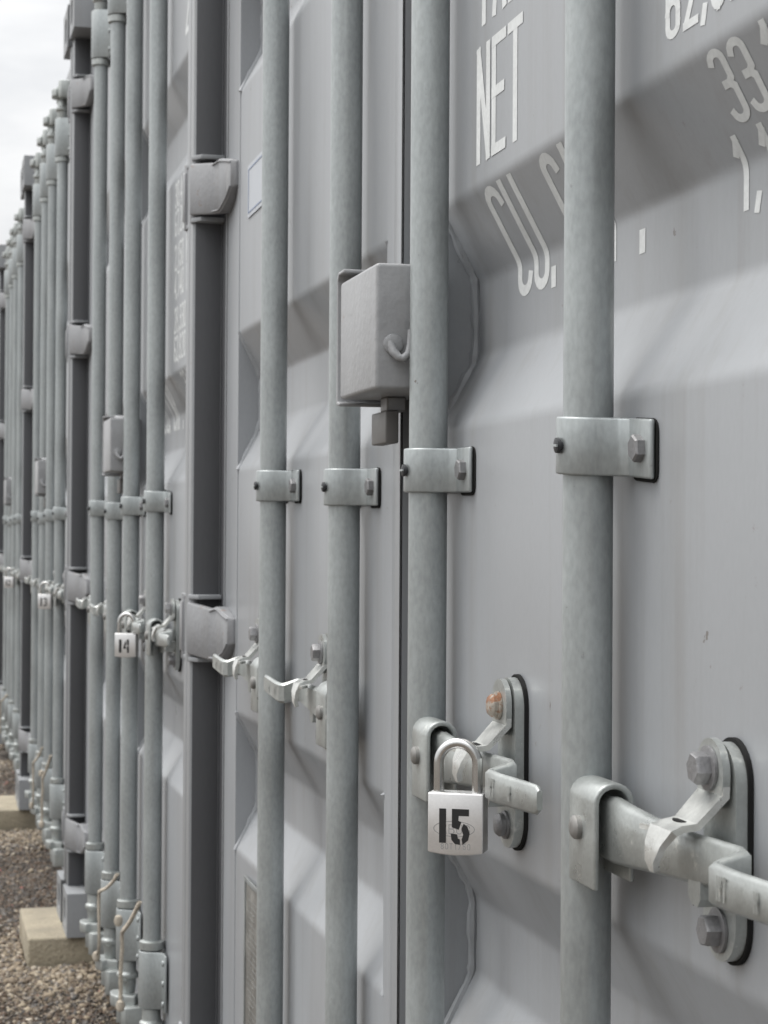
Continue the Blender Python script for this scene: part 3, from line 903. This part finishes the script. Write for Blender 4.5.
def rope_set(off, labs, r=.0037):
    # slack rope running between the two rods of each door, its end hanging down in front
    a = [(1.79 + off, .002, .395), (1.74 + off, .001, .372), (1.68 + off, -.004, .338), (1.60 + off, -.008, .305), (1.58 + off, -.009, .293), (1.575 + off, -.008, .26), (1.57 + off, -.010, .22), (1.565 + off, -.009, .18), (1.57 + off, -.010, .150)]
    make_rope(a, r * 1.15, labs[0], [(1.50 + off, -.008, .305), (1.57 + off, -.010, .148)])
    b = [(1.36 + off, .003, .375), (1.30 + off, .000, .350), (1.22 + off, -.006, .322), (1.13 + off, -.010, .300), (1.10 + off, -.011, .285), (1.105 + off, -.011, .23), (1.10 + off, -.010, .17), (1.07 + off, -.013, .145)]
    make_rope(b, r, labs[1], [(1.07 + off, -.013, .142)])
rope_set(OFFS[1], ['thick twisted rope hanging lowest by the bottom of the second container', 'thin pale rope left of the thick one on the second container'])
rope_set(OFFS[2], ['right rope of the two on the third container', 'left rope of the two on the third container'])
b = [(1.36 + OFFS[3], -.001, .352), (1.20 + OFFS[3], -.012, .316), (1.10 + OFFS[3], -.017, .300), (1.07 + OFFS[3], -.018, .285), (1.075 + OFFS[3], -.018, .23), (1.06 + OFFS[3], -.018, .145)]
make_rope(b, .0042, 'farthest rope, on the fourth container at the left edge')

# ------------------------------------------------------------------ blocks under the corners
def make_block(x0, x1, y0, y1, label):
    mb = MB()
    nx = 8
    mb.box(x0, x1, y0, y1, -.105, -.001, BLOCKM)
    o = mb.build('support_block', .007, 3)
    tag(o, label, 'stone block', 'tan stone blocks under the container corners')
BL = {1: 'tan stone block under the left corner of the second container, largest in view',
      2: 'tan stone block at the left edge under the third container',
      3: 'tan stone block under the fourth container, hidden by its casting', 0: 'stone block under the nearest container'}
for i in (1, 2):
    X = OFFS[i]
    make_block(X - .30, X + .145, -.112, .26, BL[i])
    # rear supports out of sight are one more course per corner

# ------------------------------------------------------------------ ground
GZ = -.088
gm, n, l, b = nmat('gravel_ground')
t = n.new('ShaderNodeTexCoord')
v = n.new('ShaderNodeTexVoronoi'); v.inputs['Scale'].default_value = 120
l.new(t.outputs['Object'], v.inputs['Vector'])
r = n.new('ShaderNodeValToRGB'); e = r.color_ramp
e.elements[0].color = (.05, .042, .036, 1); e.elements[1].color = (.17, .145, .12, 1)
s = n.new('ShaderNodeSeparateColor'); l.new(v.outputs['Color'], s.inputs['Color']); l.new(s.outputs['Red'], r.inputs['Fac'])
l.new(r.outputs['Color'], b.inputs['Base Color']); b.inputs['Roughness'].default_value = .95
bp = n.new('ShaderNodeBump'); bp.inputs['Distance'].default_value = .006; l.new(v.outputs['Distance'], bp.inputs['Height']); bp.invert = True
l.new(bp.outputs['Normal'], b.inputs['Normal'])
mb = MB(); mb.add([(-600, -600, GZ), (600, -600, GZ), (600, 600, GZ), (-600, 600, GZ)], [(0, 1, 2, 3)], gm)
g = mb.build('ground'); tag(g, 'brown gravelly ground along the row of containers', kind='structure')

sm_, n, l, b = nmat('gravel_stones')
gi = n.new('ShaderNodeNewGeometry')
tc2 = n.new('ShaderNodeTexCoord')
nz2 = n.new('ShaderNodeTexNoise'); nz2.inputs['Scale'].default_value = 2.2; nz2.inputs['Detail'].default_value = 3
l.new(tc2.outputs['Object'], nz2.inputs['Vector'])
r1 = n.new('ShaderNodeValToRGB'); el = r1.color_ramp.elements
cols = [(0, (.060, .052, .046)), (.22, (.12, .083, .06)), (.42, (.085, .074, .064)), (.6, (.145, .11, .08)), (.76, (.12, .112, .104)), (.93, (.22, .19, .155)), (.985, (.38, .35, .30)), (.994, (.42, .14, .12))]
r1.color_ramp.interpolation = 'CONSTANT'
el[0].color = (*cols[0][1], 1); el[1].position = cols[1][0]; el[1].color = (*cols[1][1], 1)
for p, c in cols[2:]: q = r1.color_ramp.elements.new(p); q.color = (*c, 1)
r2 = n.new('ShaderNodeValToRGB'); r2.color_ramp.interpolation = 'CONSTANT'; el = r2.color_ramp.elements
cols = [(0, (.16, .125, .09)), (.3, (.26, .21, .15)), (.55, (.34, .285, .21)), (.75, (.20, .18, .16)), (.9, (.44, .385, .31))]
el[0].color = (*cols[0][1], 1); el[1].position = cols[1][0]; el[1].color = (*cols[1][1], 1)
for p, c in cols[2:]: q = r2.color_ramp.elements.new(p); q.color = (*c, 1)
l.new(gi.outputs['Random Per Island'], r1.inputs['Fac']); l.new(gi.outputs['Random Per Island'], r2.inputs['Fac'])
at = n.new('ShaderNodeAttribute'); at.attribute_name = 'pale'
mx = n.new('ShaderNodeMixRGB'); l.new(at.outputs['Fac'], mx.inputs['Fac']); l.new(r1.outputs['Color'], mx.inputs['Color1']); l.new(r2.outputs['Color'], mx.inputs['Color2'])
l.new(mx.outputs['Color'], b.inputs['Base Color']); b.inputs['Roughness'].default_value = .85
rng = np.random.default_rng(5)
# unit icosahedron
ph = (1 + 5 ** .5) / 2
iv = np.array([(-1, ph, 0), (1, ph, 0), (-1, -ph, 0), (1, -ph, 0), (0, -1, ph), (0, 1, ph), (0, -1, -ph), (0, 1, -ph), (ph, 0, -1), (ph, 0, 1), (-ph, 0, -1), (-ph, 0, 1)], float)
iv /= np.linalg.norm(iv[0])
fi = np.array([(0, 11, 5), (0, 5, 1), (0, 1, 7), (0, 7, 10), (0, 10, 11), (1, 5, 9), (5, 11, 4), (11, 10, 2), (10, 7, 6), (7, 1, 8), (3, 9, 4), (3, 4, 2), (3, 2, 6), (3, 6, 8), (3, 8, 9), (4, 9, 5), (2, 4, 11), (6, 2, 10), (8, 6, 7), (9, 8, 1)])
NS = 170000
X = rng.uniform(-8.5, 0, NS * 2); Yy = rng.uniform(-.55, .14, NS * 2)
keep = np.ones(len(X), bool)
for i in (1, 2, 3):
    o_ = OFFS[i]; keep &= ~((X > o_ - .305) & (X < o_ + .15) & (Yy > -.117))
X, Yy = X[keep][:NS], Yy[keep][:NS]; NS = len(X)
pale = np.zeros(NS)
for i in (1, 2, 3):
    d = np.exp(-(((X - OFFS[i] - .12) / .50) ** 2 + ((Yy + .05) / .26) ** 2) ** 1.5)
    pale = np.maximum(pale, d)
pale = (rng.random(NS) < pale * .9).astype(float)
pale[rng.random(NS) < .05] = 1
sz = rng.lognormal(math.log(.0029), .5, NS).clip(.0015, .011) * (1 + .15 * pale)
sc = sz[:, None] * rng.uniform(.65, 1.3, (NS, 3)); sc[:, 2] *= .75
V = iv[None] * sc[:, None] * rng.uniform(.78, 1.18, (NS, 12, 1))
an = rng.uniform(0, 2 * pi, NS); tl = rng.uniform(-.6, .6, NS)
ca, sa, ct, st = np.cos(an)[:, None], np.sin(an)[:, None], np.cos(tl)[:, None], np.sin(tl)[:, None]
x, y, z = V[..., 0], V[..., 1], V[..., 2]
y, z = y * ct - z * st, y * st + z * ct
x, y = x * ca - y * sa, x * sa + y * ca
hgt = .004 * np.sin(X * 2.1) + .003 * np.sin(X * 5.3 + Yy * 7)
V = np.stack([x + X[:, None], y + Yy[:, None], z + (GZ + .003 + hgt + rng.uniform(0, .006, NS))[:, None]], -1).reshape(-1, 3)
F = (fi[None] + 12 * np.arange(NS)[:, None, None]).reshape(-1, 3)
me = bpy.data.meshes.new('gravel')
me.vertices.add(len(V)); me.vertices.foreach_set('co', V.ravel())
me.loops.add(F.size); me.loops.foreach_set('vertex_index', F.ravel())
me.polygons.add(len(F)); me.polygons.foreach_set('loop_start', np.arange(0, F.size, 3)); me.polygons.foreach_set('loop_total', np.full(len(F), 3))
me.update(calc_edges=True)
a = me.attributes.new('pale', 'FLOAT', 'POINT'); a.data.foreach_set('value', np.repeat(pale, 12))
me.materials.append(sm_)
go = bpy.data.objects.new('gravel', me); COL.objects.link(go)
tag(go, 'loose brown and tan gravel stones in front of the containers', 'gravel', kind='stuff')
